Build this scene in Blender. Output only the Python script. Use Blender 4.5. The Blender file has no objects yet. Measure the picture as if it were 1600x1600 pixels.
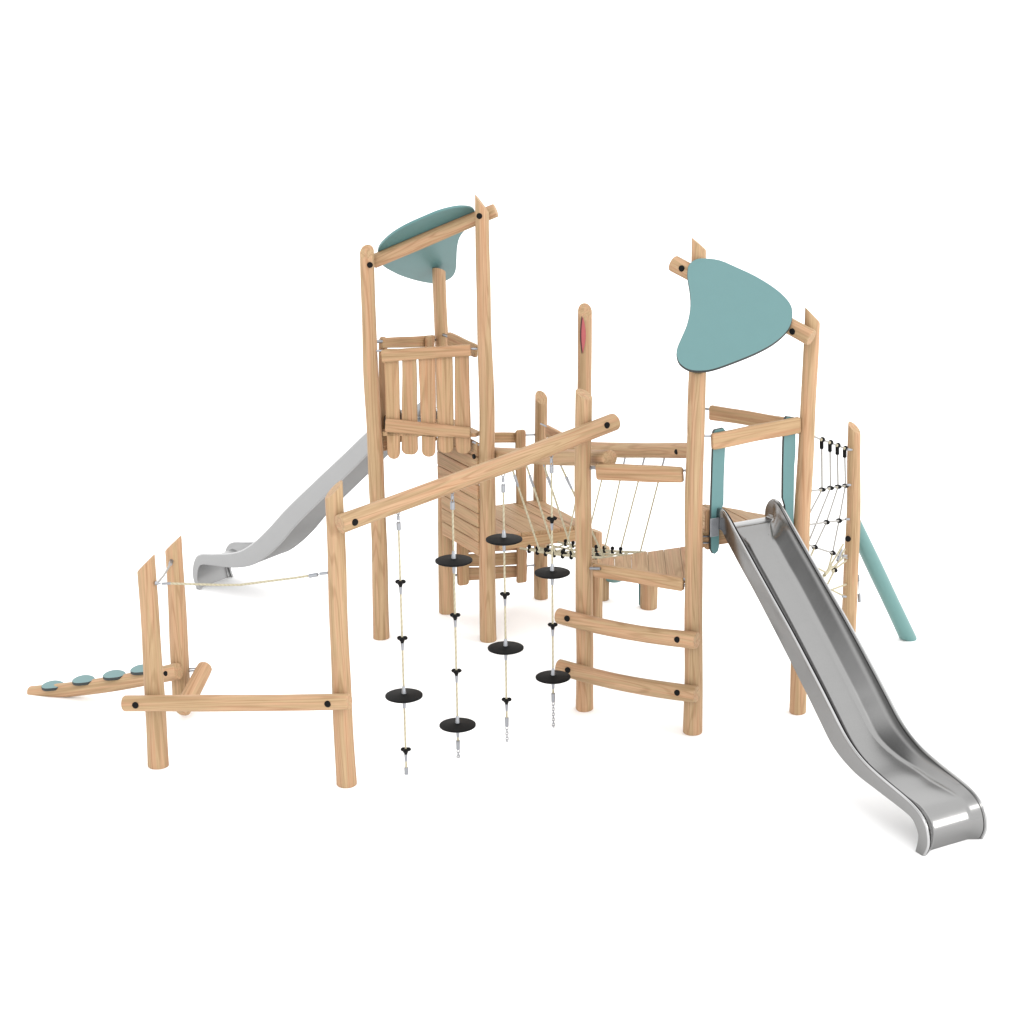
import bpy, bmesh, math, random
from mathutils import Vector, Matrix
random.seed(7)
S = bpy.context.scene
C = S.collection

# ------------------------------------------------------------------ camera
H, F, CX, CY, PITCH = 6.5, 2900.0, 937.0, 800.0, math.radians(16.3)
cam = bpy.data.objects.new('camera', bpy.data.cameras.new('camera'))
C.objects.link(cam)
cam.location = (0, 0, H)
cam.rotation_euler = (math.pi/2 - PITCH, 0, 0)
cam.data.sensor_width = 36
cam.data.lens = F/1600*36
cam.data.shift_x = -(CX-800)/1600
cam.data.clip_end = 3000
S.camera = cam

# ------------------------------------------------------------------ world and studio lamps
w = bpy.data.worlds.new('World'); S.world = w; w.use_nodes = True
bg = w.node_tree.nodes['Background']
bg.inputs['Strength'].default_value = 2.05
# white studio surround with an added dark patch high left, darkening the slide's reflections
wn = w.node_tree.nodes; wl_ = w.node_tree.links
tcw = wn.new('ShaderNodeTexCoord'); dt = wn.new('ShaderNodeVectorMath'); dt.operation = 'DOT_PRODUCT'
dt.inputs[1].default_value = Vector((-.66, -.20, .72)).normalized()
wl_.new(tcw.outputs['Generated'], dt.inputs[0])
wr = wn.new('ShaderNodeMapRange'); wr.interpolation_type = 'SMOOTHSTEP'
wr.inputs[1].default_value = math.cos(math.radians(24)); wr.inputs[2].default_value = math.cos(math.radians(13))
wr.inputs[3].default_value = 1.0; wr.inputs[4].default_value = .18
wl_.new(dt.outputs['Value'], wr.inputs[0]); wl_.new(wr.outputs[0], bg.inputs['Color'])
def lamp(name, loc, target, size, power, col):
    l = bpy.data.lights.new(name, 'AREA'); l.shape = 'DISK'; l.size = size; l.energy = power; l.color = col
    o = bpy.data.objects.new(name, l); C.objects.link(o); o.location = loc
    o.rotation_euler = (Vector(target)-Vector(loc)).to_track_quat('-Z', 'Y').to_euler()
lamp('key_lamp', (24.5, 5.4, 9.8), (2.2, 13.6, .5), 8.0, 2100, (1, .985, .96))
lamp('front_lamp', (-7, -8, 20), (0, 16, 1), 6.0, 900, (1, .99, .97))
S.view_settings.view_transform = 'Standard'; S.view_settings.look = 'None'
S.view_settings.exposure = 0; S.view_settings.gamma = 1
S.view_settings.use_curve_mapping = False

# ------------------------------------------------------------------ materials
def mat(name):
    m = bpy.data.materials.new(name); m.use_nodes = True
    nt = m.node_tree; return m, nt, nt.nodes['Principled BSDF']
def wood(name, tint=(1, 1, 1), seed=0.0):
    m, nt, b = mat(name); N = nt.nodes; L = nt.links
    tc = N.new('ShaderNodeTexCoord'); oi = N.new('ShaderNodeObjectInfo')
    mul = N.new('ShaderNodeVectorMath'); mul.operation = 'SCALE'; mul.inputs['Scale'].default_value = 1
    comb = N.new('ShaderNodeCombineXYZ')
    mm = []
    for k, f in enumerate((37.0, 91.0, 53.0)):
        x = N.new('ShaderNodeMath'); x.operation = 'MULTIPLY'; x.inputs[1].default_value = f
        L.new(oi.outputs['Random'], x.inputs[0]); L.new(x.outputs[0], comb.inputs[k])
    add = N.new('ShaderNodeVectorMath'); add.operation = 'ADD'
    L.new(tc.outputs['Object'], add.inputs[0]); L.new(comb.outputs[0], add.inputs[1])
    def noise(scale, vec, sc, det=3, rough=.55, dist=0):
        mp = N.new('ShaderNodeMapping'); mp.inputs['Scale'].default_value = sc; L.new(vec, mp.inputs['Vector'])
        n = N.new('ShaderNodeTexNoise'); n.inputs['Scale'].default_value = scale
        n.inputs['Detail'].default_value = det; n.inputs['Roughness'].default_value = rough
        n.inputs['Distortion'].default_value = dist; L.new(mp.outputs[0], n.inputs['Vector']); return n
    big = noise(1.0, add.outputs[0], (22, 22, .8), 3.5, .6, .5)      # broad heart/sap bands
    # cathedral growth rings: iso-bands of a stretched noise field
    ringf = noise(1.0, add.outputs[0], (7, 7, .42), 1.5, .45, .3)
    rm = N.new('ShaderNodeMath'); rm.operation = 'MULTIPLY'; rm.inputs[1].default_value = 72
    L.new(ringf.outputs['Fac'], rm.inputs[0])
    rs = N.new('ShaderNodeMath'); rs.operation = 'SINE'; L.new(rm.outputs[0], rs.inputs[0])
    rr = N.new('ShaderNodeMapRange'); rr.inputs[1].default_value = .2; rr.inputs[2].default_value = 1
    L.new(rs.outputs[0], rr.inputs[0])
    fine = noise(1.0, add.outputs[0], (85, 85, 1.6), 3, .6, .2)
    cr = N.new('ShaderNodeValToRGB'); e = cr.color_ramp.elements
    def T(c): return tuple(c[i]*tint[i] for i in range(3))+(1,)
    e[0].position = .28; e[0].color = T((.415, .240, .130))
    e[1].position = .72; e[1].color = T((.430, .300, .172))
    x = e.new(.43); x.color = T((.430, .270, .158))
    x = e.new(.55); x.color = T((.375, .258, .142))
    L.new(big.outputs['Fac'], cr.inputs['Fac'])
    m1 = N.new('ShaderNodeMixRGB'); m1.blend_type = 'MULTIPLY'
    L.new(cr.outputs[0], m1.inputs['Color1']); m1.inputs['Color2'].default_value = (.72, .67, .60, 1)
    f1 = N.new('ShaderNodeMath'); f1.operation = 'MULTIPLY'; f1.inputs[1].default_value = .62
    L.new(rr.outputs[0], f1.inputs[0]); L.new(f1.outputs[0], m1.inputs['Fac'])
    m2 = N.new('ShaderNodeMixRGB'); m2.blend_type = 'MULTIPLY'
    fr = N.new('ShaderNodeMapRange'); fr.inputs[1].default_value = .35; fr.inputs[2].default_value = .68
    fr.inputs[3].default_value = 0; fr.inputs[4].default_value = .55
    L.new(fine.outputs['Fac'], fr.inputs[0]); L.new(fr.outputs[0], m2.inputs['Fac'])
    L.new(m1.outputs[0], m2.inputs['Color1']); m2.inputs['Color2'].default_value = (.66, .60, .52, 1)
    # per-log brightness
    hv = N.new('ShaderNodeHueSaturation'); vr = N.new('ShaderNodeMapRange')
    vr.inputs[3].default_value = .95; vr.inputs[4].default_value = 1.06
    L.new(oi.outputs['Random'], vr.inputs[0]); L.new(vr.outputs[0], hv.inputs['Value'])
    L.new(m2.outputs[0], hv.inputs['Color']); L.new(hv.outputs[0], b.inputs['Base Color'])
    b.inputs['Roughness'].default_value = .62
    b.inputs['Specular IOR Level'].default_value = .3
    bp = N.new('ShaderNodeBump'); bp.inputs['Strength'].default_value = .25; bp.inputs['Distance'].default_value = .004
    L.new(fine.outputs['Fac'], bp.inputs['Height']); L.new(bp.outputs[0], b.inputs['Normal'])
    return m
def plain(name, col, rough, metal=0, spec=.5, var=0.0, vscale=20, bump=0):
    m, nt, b = mat(name); N = nt.nodes; L = nt.links
    b.inputs['Roughness'].default_value = rough; b.inputs['Metallic'].default_value = metal
    b.inputs['Specular IOR Level'].default_value = spec
    tc = N.new('ShaderNodeTexCoord'); n = N.new('ShaderNodeTexNoise'); n.inputs['Scale'].default_value = vscale
    n.inputs['Detail'].default_value = 4
    L.new(tc.outputs['Object'], n.inputs['Vector'])
    mr = N.new('ShaderNodeMapRange'); mr.inputs[3].default_value = 1-var; mr.inputs[4].default_value = 1+var
    L.new(n.outputs['Fac'], mr.inputs[0])
    hs = N.new('ShaderNodeHueSaturation'); hs.inputs['Color'].default_value = tuple(col)+(1,)
    L.new(mr.outputs[0], hs.inputs['Value']); L.new(hs.outputs[0], b.inputs['Base Color'])
    if bump:
        bp = N.new('ShaderNodeBump'); bp.inputs['Strength'].default_value = bump; bp.inputs['Distance'].default_value = .003
        L.new(n.outputs['Fac'], bp.inputs['Height']); L.new(bp.outputs[0], b.inputs['Normal'])
    return m
WOOD = wood('robinia_wood', (.95, .945, .95))
BOARD = wood('board_wood', (.95, .92, .90))
TEAL = plain('teal_laminate', (.074, .168, .170), .38, 0, .5, .03, 6)
CORE = plain('laminate_core', (.012, .017, .017), .5)
TPOLE = plain('teal_paint', (.092, .198, .190), .35, 0, .5, .03, 8)
BLACK = plain('black_rubber', (.0022, .0022, .0022), .6, 0, .12, .2, 60)
ALU = plain('cast_aluminium', (.29, .30, .32), .38, 1, .5, .08, 90)
WHITE = plain('white_floor', (.95, .95, .95), .9, 0, .1)
RED = plain('red_marker', (.33, .07, .075), .5)
def steel_mat(name, col, rough):
    m, nt, b = mat(name); N = nt.nodes; L = nt.links
    b.inputs['Metallic'].default_value = 1
    tc = N.new('ShaderNodeTexCoord'); mp = N.new('ShaderNodeMapping'); mp.inputs['Scale'].default_value = (160, 3, 3)
    L.new(tc.outputs['Object'], mp.inputs['Vector'])
    n = N.new('ShaderNodeTexNoise'); n.inputs['Scale'].default_value = 1; n.inputs['Detail'].default_value = 5
    L.new(mp.outputs[0], n.inputs['Vector'])
    n2 = N.new('ShaderNodeTexNoise'); n2.inputs['Scale'].default_value = 5; n2.inputs['Detail'].default_value = 6
    L.new(tc.outputs['Object'], n2.inputs['Vector'])
    mx = N.new('ShaderNodeMath'); mx.operation = 'ADD'; L.new(n.outputs['Fac'], mx.inputs[0]); L.new(n2.outputs['Fac'], mx.inputs[1])
    mr = N.new('ShaderNodeMapRange'); mr.inputs[1].default_value = .6; mr.inputs[2].default_value = 1.4
    mr.inputs[3].default_value = rough-.015; mr.inputs[4].default_value = rough+.02
    L.new(mx.outputs[0], mr.inputs[0]); L.new(mr.outputs[0], b.inputs['Roughness'])
    mc = N.new('ShaderNodeMapRange'); mc.inputs[1].default_value = .6; mc.inputs[2].default_value = 1.4
    mc.inputs[3].default_value = .975; mc.inputs[4].default_value = 1.025
    L.new(mx.outputs[0], mc.inputs[0])
    hs = N.new('ShaderNodeHueSaturation'); hs.inputs['Color'].default_value = tuple(col)+(1,)
    L.new(mc.outputs[0], hs.inputs['Value']); L.new(hs.outputs[0], b.inputs['Base Color'])
    return m
STEEL = steel_mat('brushed_steel', (.225, .224, .222), .23)
MATT = steel_mat('matt_steel', (.30, .30, .30), .42)
BACKST = steel_mat('shaded_steel_underside', (.165, .163, .16), .5)  # darker steel; the shade under the slides is put into its colour
RIMST = steel_mat('polished_steel', (.40, .40, .40), .16)
def rope_mat():
    m, nt, b = mat('twisted_rope'); N = nt.nodes; L = nt.links
    tc = N.new('ShaderNodeTexCoord'); mp = N.new('ShaderNodeMapping'); mp.inputs['Scale'].default_value = (60, 60, 38)
    L.new(tc.outputs['Object'], mp.inputs['Vector'])
    wv = N.new('ShaderNodeTexWave'); wv.bands_direction = 'DIAGONAL'; wv.inputs['Scale'].default_value = .35
    wv.inputs['Distortion'].default_value = 1.0
    L.new(mp.outputs[0], wv.inputs['Vector'])
    cr = N.new('ShaderNodeValToRGB'); e = cr.color_ramp.elements
    e[0].position = .15; e[0].color = (.31, .275, .19, 1); e[1].position = .6; e[1].color = (.385, .35, .245, 1)
    L.new(wv.outputs['Fac'], cr.inputs[0]); L.new(cr.outputs[0], b.inputs['Base Color'])
    b.inputs['Roughness'].default_value = .8
    return m
ROPE = rope_mat()
CABLE = plain('grey_cable', (.26, .25, .235), .6, 0, .4, .15, 200)

# ------------------------------------------------------------------ survey helpers: a sight line met with the ground or with an upright plane
CAM = Vector((0, 0, H))
def ray(px, py):
    u = (px-CX)/F; v = (CY-py)/F
    return Vector((u, math.cos(PITCH)+v*math.sin(PITCH), -math.sin(PITCH)+v*math.cos(PITCH)))
def g(px, py, z=0.0):
    r = ray(px, py); return CAM + r*((z-H)/r.z)
def atY(px, py, Y):
    r = ray(px, py); return CAM + r*(Y/r.y)
def pnorm(A, B):
    d = (B-A); d.z = 0; d.normalize(); n = Vector((d.y, -d.x, 0))
    return n if n.y < 0 else -n
def onp(px, py, A, B, off=0.0):
    n = pnorm(A.copy(), B.copy()); o = A + n*off; r = ray(px, py)
    return CAM + r*((o-CAM).dot(n)/r.dot(n))
def topx(p):
    d = p-CAM; f = Vector((0, math.cos(PITCH), -math.sin(PITCH))); u = Vector((0, math.sin(PITCH), math.cos(PITCH)))
    z = d.dot(f); return CX + F*d.x/z, CY - F*d.dot(u)/z
def rad(wpx, p):
    return wpx/2*(p.y*math.cos(PITCH)+(H-p.z)*math.sin(PITCH))/F

# ------------------------------------------------------------------ object helpers
WM = {}
def put(o, parent, M):
    C.objects.link(o); WM[o.name] = M
    if parent is not None:
        o.parent = parent; o.matrix_basis = WM[parent.name].inverted() @ M
    else: o.matrix_basis = M
    return o
def thing(name, loc, label, cat, group=None):
    o = bpy.data.objects.new(name, None); o.empty_display_size = .2
    put(o, None, Matrix.Translation(loc))
    o['label'] = label; o['category'] = cat
    if group: o['group'] = group
    return o
def finish(bm, name, mats, parent, M, ang=38, label=None):
    bmesh.ops.recalc_face_normals(bm, faces=bm.faces)
    me = bpy.data.meshes.new(name); bm.to_mesh(me); bm.free()
    for m in (mats if isinstance(mats, (list, tuple)) else [mats]): me.materials.append(m)
    for p in me.polygons: p.use_smooth = True
    me.set_sharp_from_angle(angle=math.radians(ang))
    o = bpy.data.objects.new(name, me)
    if label: o['label'] = label
    return put(o, parent, M)
def frame(o, z, hint=Vector((1, 0, 0))):
    z = z.normalized()
    if abs(z.dot(hint)) > .98: hint = Vector((0, 0, 1)) if abs(z.z) < .9 else Vector((0, 1, 0))
    x = (hint - z*hint.dot(z)).normalized(); y = z.cross(x)
    M = Matrix((x, y, z)).transposed().to_4x4(); M.translation = o
    return M
def bridge(bm, rings, cap0=True, cap1=True, closed=True):
    for a, b in zip(rings, rings[1:]):
        n = len(a)
        for i in range(n if closed else n-1):
            j = (i+1) % n; bm.faces.new((a[i], a[j], b[j], b[i]))
    if cap0: bm.faces.new(rings[0][::-1])
    if cap1: bm.faces.new(rings[-1])
def log(name, p0, p1, r0, r1, parent, mat_=None, cut0=None, cut1=None, dome0=False, dome1=False, wob=.008, seed=None, clampz=None, lab=None, bow=0.0):
    """round log p0 -> p1; cutN = (world direction of the high side, slope)"""
    rnd = random.Random(seed if seed is not None else random.random())
    M = frame(p0, p1-p0); Mi = M.to_3x3().inverted(); L = (p1-p0).length
    n = 28; ph = [rnd.uniform(0, 6.28) for _ in range(8)]
    bm = bmesh.new(); rings = []
    c0 = (Mi @ cut0[0].normalized(), cut0[1]) if cut0 else None
    c1 = (Mi @ cut1[0].normalized(), cut1[1]) if cut1 else None
    zl = .02 + (2.0*r0*c0[1] if c0 else 0); zh = L - .02 - (2.0*r1*c1[1] if c1 else 0)
    k = max(4, int((zh-zl)/.07)); sts = [(zl+(zh-zl)*i/k, 1.0, 0) for i in range(k+1)]
    def bev(lo):
        if (lo and dome0) or ((not lo) and dome1):
            out = []
            r = r0 if lo else r1
            for a in (.35, .7, 1.0, 1.3, 1.48): out.append((math.sin(a)*r*.75, math.cos(a)))
            return out
        return [(.0, 1.0), (.008, .96)] if not (c0 if lo else c1) else [(.0, 1.0), (.004, .985)]
    def ring(z, sc, cut, r, sgn):
        vs = []
        t = min(max(z/L, 0), 1); rr = (r0+(r1-r0)*t)
        rr *= 1 + .022*math.sin(z*2.3+ph[0]) + .014*math.sin(z*6.1+ph[1])
        env = math.sin(math.pi*min(max(t, 0), 1))
        ox = wob*(math.sin(z*1.7+ph[2])-math.sin(ph[2])*(1-t)-math.sin(L*1.7+ph[2])*t) + wob*.35*math.sin(z*5.3+ph[3])*env
        oy = wob*(math.sin(z*1.9+ph[4])-math.sin(ph[4])*(1-t)-math.sin(L*1.9+ph[4])*t)
        bw = Mi @ Vector((0, 0, -bow*env)); ox += bw.x; oy += bw.y
        for i in range(n):
            a = 2*math.pi*i/n
            q = rr*(1+.018*math.cos(2*a+ph[5]+z*.4)+.012*math.cos(3*a+ph[6]-z*.6)+.006*math.cos(7*a+ph[7]))
            x = q*math.cos(a)*sc; y = q*math.sin(a)*sc; zz = z
            if cut: zz += cut[1]*(x*cut[0].x+y*cut[0].y)*1.0*sgn
            vs.append(bm.verts.new((x+ox, y+oy, zz)))
        return vs
    b0 = bev(True); b1 = bev(False)
    if dome0:
        R = r0*.75
        for dz, sc in reversed(b0): rings.append(ring(R-dz, sc, None, r0, 1))
        sts = [s for s in sts if s[0] > R+.02]
    elif c0:
        rings.append(ring(r0*c0[1], .97, c0, r0, 1)); rings.append(ring(r0*c0[1]+.006, 1, c0, r0, 1))
    else:
        rings.append(ring(0, .93, None, r0, 1)); rings.append(ring(.006, .99, None, r0, 1))
    if dome1: sts = [s for s in sts if s[0] < L-r1*.75-.02]
    for z, sc, _ in sts: rings.append(ring(z, 1, None, 0, 1))
    if dome1:
        R = r1*.75
        for dz, sc in b1: rings.append(ring(L-R+dz, sc, None, r1, 1))
    elif c1:
        rings.append(ring(L-r1*c1[1]-.006, 1, c1, r1, 1)); rings.append(ring(L-r1*c1[1], .97, c1, r1, 1))
    else:
        rings.append(ring(L-.008, .99, None, r1, 1)); rings.append(ring(L, .92, None, r1, 1))
    bridge(bm, rings)
    if clampz is not None:
        I = M.inverted()
        for v in bm.verts:
            wv = M @ v.co
            if wv.z < clampz: wv.z = clampz; v.co = I @ wv
    return finish(bm, name, mat_ or WOOD, parent, M, 32, lab)
def cyl(name, p0, p1, r, parent, m, n=16, r1=None, bevel=.15, lab=None):
    M = frame(p0, p1-p0); L = (p1-p0).length; r1 = r if r1 is None else r1
    bm = bmesh.new(); rings = []
    b = min(r*bevel, L*.3)
    for z, q in ((0, r-b), (b, r), (L-b, r1), (L, r1-b*r1/max(r, 1e-6))):
        rings.append([bm.verts.new((q*math.cos(2*math.pi*i/n), q*math.sin(2*math.pi*i/n), z)) for i in range(n)])
    bridge(bm, rings)
    return finish(bm, name, m, parent, M, 38, lab)
def bolt(px, py, A, B, off, parent, r=.028):
    p = onp(px, py, A, B, off); n = pnorm(A.copy(), B.copy())
    return cyl('bolt', p-n*.012, p+n*.012, r, parent, BLACK, 20, bevel=.25)
def rod(p0, p1, parent, r=.011, name='bolt_rod'):
    return cyl(name, p0, p1, r, parent, ALU, 10)
def tube(name, pts, r, parent, m, n=10, sub=1, radii=None, closed=False):
    """tube through points; straight two-point ropes use cyl so the twist runs along local z"""
    P = [Vector(p) for p in pts]
    if sub > 1 and len(P) > 2:
        Q = []
        for i in range(len(P)-1):
            a = P[max(i-1, 0)]; b = P[i]; c = P[i+1]; d = P[min(i+2, len(P)-1)]
            for k in range(sub):
                t = k/sub
                Q.append(.5*((2*b)+(c-a)*t+(2*a-5*b+4*c-d)*t*t+(3*b-3*c+d-a)*t**3))
        Q.append(P[-1]); P = Q
    o = P[0]; bm = bmesh.new(); rings = []; x = None
    for i, p in enumerate(P):
        d = (P[min(i+1, len(P)-1)]-P[max(i-1, 0)]).normalized()
        if x is None:
            x = Vector((1, 0, 0)) if abs(d.x) < .9 else Vector((0, 0, 1))
        x = (x-d*x.dot(d)).normalized(); y = d.cross(x)
        rings.append([bm.verts.new(p-o+(x*math.cos(2*math.pi*k/n)+y*math.sin(2*math.pi*k/n))*r) for k in range(n)])
    bridge(bm, rings)
    return finish(bm, name, m, parent, Matrix.Translation(o), 50)
def prism(name, pts, nrm, T, parent, m, org=None, bev=.006, zdir=None, side=None, lab=None):
    """closed outline in a plane (world points), thickness T along nrm centred; local z along zdir for the grain"""
    nrm = nrm.normalized(); org = org or sum(pts, Vector())/len(pts)
    z = (zdir or Vector((0, 0, 1))); z = (z-nrm*z.dot(nrm)).normalized(); y = nrm; x = y.cross(z)
    M = Matrix((x, y, z)).transposed().to_4x4(); M.translation = org; I = M.inverted()
    q = [I @ p for p in pts]; q = [Vector((a.x, 0, a.z)) for a in q]
    ar = sum(q[i].x*q[(i+1) % len(q)].z-q[(i+1) % len(q)].x*q[i].z for i in range(len(q)))
    if ar < 0: q.reverse()
    n = len(q); ins = []
    for i in range(n):
        a = q[i-1]; b = q[i]; c = q[(i+1) % n]
        e1 = (b-a); e2 = (c-b)
        n1 = Vector((-e1.z, 0, e1.x)); n2 = Vector((-e2.z, 0, e2.x))
        if n1.length > 1e-9: n1.normalize()
        if n2.length > 1e-9: n2.normalize()
        s = n1+n2
        ins.append(s.normalized() if s.length > 1e-6 else n1)
    bm = bmesh.new(); rings = []
    for yy, k in ((-T/2, bev), (-T/2+bev, 0), (T/2-bev, 0), (T/2, bev)):
        rings.append([bm.verts.new((v.x+i_.x*k, yy, v.z+i_.z*k)) for v, i_ in zip(q, ins)])
    bridge(bm, rings)
    if side is not None:
        bm.normal_update(); bm.faces.ensure_lookup_table()
        for f in bm.faces[:-2]:
            f.material_index = 1
    return finish(bm, name, [m] + ([side] if side is not None else []), parent, M, 38, lab)
def smooth_closed(pts, sub=4):
    n = len(pts); out = []
    for i in range(n):
        a, b, c, d = pts[i-1], pts[i], pts[(i+1) % n], pts[(i+2) % n]
        for k in range(sub):
            t = k/sub
            out.append(.5*((2*b)+(c-a)*t+(2*a-5*b+4*c-d)*t*t+(3*b-3*c+d-a)*t**3))
    return out
def board(name, p0, p1, w0, w1, T, nrm, parent, m=None, rnd0=.02, rnd1=.02, wav=.004, seed=1, lab=None):
    """plank from p0 to p1 (centre line), widths w0,w1, rounded corners, slightly waney long edges"""
    rr = random.Random(seed); z = (p1-p0); L = z.length; z.normalize()
    nrm = (nrm-z*nrm.dot(z)).normalized(); x = nrm.cross(z)
    pa, pb = rr.uniform(0, 6), rr.uniform(0, 6)
    k = max(3, int(L/.06)); pts = []
    def W(t, s): return (w0+(w1-w0)*t)/2 + wav*(math.sin(t*L*4.2+(pa if s > 0 else pb))+.4*math.sin(t*L*13+(pb if s > 0 else pa)))
    def corner(cz, zs, xs, rad_, wv):
        out = []
        for a in range(5):
            th = a/4*math.pi/2
            out.append((xs*(wv-rad_+rad_*math.cos(th)), cz - zs*(rad_-rad_*math.sin(th))))
        return out
    r0_ = min(rnd0, w0*.49); r1_ = min(rnd1, w1*.49)
    right = [(W(t/k, 1), L*t/k) for t in range(k+1) if r0_+.01 < L*t/k < L-r1_-.01]
    left = [(-W(t/k, -1), L*t/k) for t in range(k+1) if r0_+.01 < L*t/k < L-r1_-.01]
    c = corner(0, -1, 1, r0_, W(0, 1))
    pts += c[::-1]; pts += right; pts += corner(L, 1, 1, r1_, W(1, 1))
    pts += corner(L, 1, -1, r1_, W(1, -1))[::-1]; pts += left[::-1]; pts += corner(0, -1, -1, r0_, W(0, -1))
    P = [p0 + x*a + z*b for a, b in pts]
    Q = []
    for p in P:
        if not Q or (p-Q[-1]).length > .002: Q.append(p)
    if (Q[0]-Q[-1]).length < .002: Q.pop()
    return prism(name, Q, nrm, T, parent, m or BOARD, org=(p0+p1)/2, zdir=z, lab=lab)
UP = Vector((0, 0, 1)); XR = Vector((1, 0, 0)); XL = Vector((-1, 0, 0)); BACK = Vector((0, 1, 0))

# ------------------------------------------------------------------ the setting
bm = bmesh.new()
vs = [bm.verts.new(p) for p in ((-1500, -60, 0), (1500, -60, 0), (1500, 2500, 0), (-1500, 2500, 0))]
bm.faces.new(vs); gnd = finish(bm, 'ground', WHITE, None, Matrix.Identity(4)); gnd['kind'] = 'structure'

# ------------------------------------------------------------------ surveyed post feet
def foot(px, py, wpx):                       # the front rim of the foot is what the photo shows
    p = g(px, py); r = rad(wpx, p); q = p.copy(); q.y += r; return q, r
F1, R1 = foot(244, 1203, 32); F2, R2 = foot(281, 1106, 29); F3, R3 = foot(540, 1232, 32)
F4, R4 = foot(1083, 1150, 30); F5, R5 = foot(913, 1113, 27.5); F6, R6 = foot(914, 982, 25)
F10, R10 = foot(1247.5, 1118, 27); F11, R11 = foot(1085, 1080, 23)
F12, R12 = foot(594.5, 1001, 26); F13, R13 = foot(762, 1005, 27); F14, R14 = foot(697, 961, 24)
F15, R15 = foot(845, 938, 21.5); F17, R17 = foot(1014, 954, 26); F18, R18 = foot(941, 940, 22)
F19, R19 = foot(1323, 1035, 26); F20, R20 = foot(930, 972, 23)
def post(Ft, rf, tpx, tpy, wtop, parent, cut=None, wob=.010, seed=1, bury=True, name='post', lab=None):
    T = atY(tpx, tpy, Ft.y); rt = rad(wtop, T)
    return log(name, Ft.copy(), T, rf, rt, parent, cut1=cut, wob=wob, seed=seed, lab=lab), T, rt

# ================================================================== LEFT TOWER
tw = thing('play_tower', (F12+F13+F14)/3, 'tall wooden tower with slatted railing and teal roof panel seen from below', 'play tower', 'roofed play towers')
_, T12, r12 = post(F12, R12, 573, 383, 22, tw, (Vector((.05, 1, 0)), 1.0), seed=11)
_, T13, r13 = post(F13, R13, 753, 303, 22, tw, (XL, 1.35), seed=12)
_, T14, r14 = post(F14, R14, 685.5, 417, 21, tw, (Vector((-.4, -1, 0)), .5), seed=13)
nA = pnorm(F12.copy(), F13.copy())
b0 = onp(583, 409, F12, F13, -.14); b1 = onp(775, 328.5, F12, F13, -.14)
rb = log('roof_beam', b0, b1, rad(22, b0), rad(22, b1), tw, seed=14, wob=.004)
bolt(578, 414, F12, F13, r12*.98, tw); bolt(749, 337.5, F12, F13, r13*.98, tw)
# roof panel: plane on top of the beam and on the head of the back post
nb = (b1-b0).normalized()
pl0 = b0+UP*.085; pl1 = b1+UP*.085; pl2 = T14+UP*.02
rn = (pl1-pl0).cross(pl2-pl0).normalized()
if rn.z < 0: rn = -rn
def onplane3(px, py, o, n):
    r = ray(px, py); return CAM + r*((o-CAM).dot(n)/r.dot(n))
LR = [(590,396),(591.5,387),(597.5,378),(612.5,364.5),(635,351),(665,337.5),(687.5,328.5),(710,323),(725,322),(737,324),(742,330),
      (740,341),(727,357),(717.5,370.5),(714,387),(713,405),(712,420),(707,430.5),(698,436.5),(687.5,440.7),(674,441.5),(650,437),(627.5,430),(612.5,423),(600.5,416),(592,407)]
prism('roof_panel', smooth_closed([onplane3(x, y, pl0, rn) for x, y in LR], 3), rn, .024, tw, TEAL, bev=.003, lab='teal roof panel seen from its underside')
for x, y in ((609, 392), (717, 340)):
    q = onplane3(x, y, pl0, rn); cyl('bracket', q-rn*.035, q+rn*.0, .022, tw, TPOLE, 10)
# front railing: two rails over five slats
ra = board('railing', onp(596, 557, F12, F13, .02), onp(736, 546.5, F12, F13, .02), .118, .115, .035, nA, tw, seed=3, lab='front railing of two rails and five slats')
board('rail', onp(602, 664, F12, F13, .02), onp(735, 676, F12, F13, .02), .125, .115, .035, nA, ra, seed=4)
for i, (xt, xb, yb, wt, wb) in enumerate(((611, 616, 717, 22, 18), (639, 641, 710, 20, 24), (667, 670, 713.5, 24, 20), (694.5, 697, 707.5, 23, 22), (721.5, 724, 708.5, 21, 22))):
    p0 = onp(xt, 545, F12, F13, -.016); p1 = onp(xb, yb, F12, F13, -.016)
    board('slat', p0, p1, rad(wt, p0)*2.2, rad(wb, p1)*2.15, .032, nA, ra, rnd0=.02, rnd1=.060, wav=.003, seed=20+i)
rod(onp(585, 548, F12, F13, 0), onp(598, 548, F12, F13, 0), tw); rod(onp(734, 545, F12, F13, 0), onp(744, 545, F12, F13, 0), tw)
# side rails, back left gate boards
nL = pnorm(F12.copy(), F14.copy()); nR = pnorm(F13.copy(), F14.copy())
board('side_rail', onp(596, 536, F12, F14, 0), onp(678, 532.5, F12, F14, 0), .11, .11, .035, nL, tw, seed=5)
board('gate_board', onp(598, 526, F12, F14, -.04), onp(601, 704, F12, F14, -.04), .10, .12, .035, nL, tw, rnd0=.04, seed=6)
board('gate_board', onp(671, 525, F12, F14, .04), onp(675, 690, F12, F14, .04), .11, .12, .035, nL, tw, rnd0=.04, seed=7)
rod(onp(585, 534, F12, F14, 0), onp(600, 533, F12, F14, 0), tw, .016); rod(onp(676, 531, F12, F14, 0), onp(690, 531, F12, F14, 0), tw)
board('side_rail', onp(701, 529, F13, F14, 0), onp(744, 548, F13, F14, 0), .13, .13, .035, nR, tw, seed=8)
rod(onp(693, 523, F13, F14, .0), onp(703, 527, F13, F14, .0), tw, .016); rod(onp(735, 540, F13, F14, 0), onp(748, 546, F13, F14, 0), tw)
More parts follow.
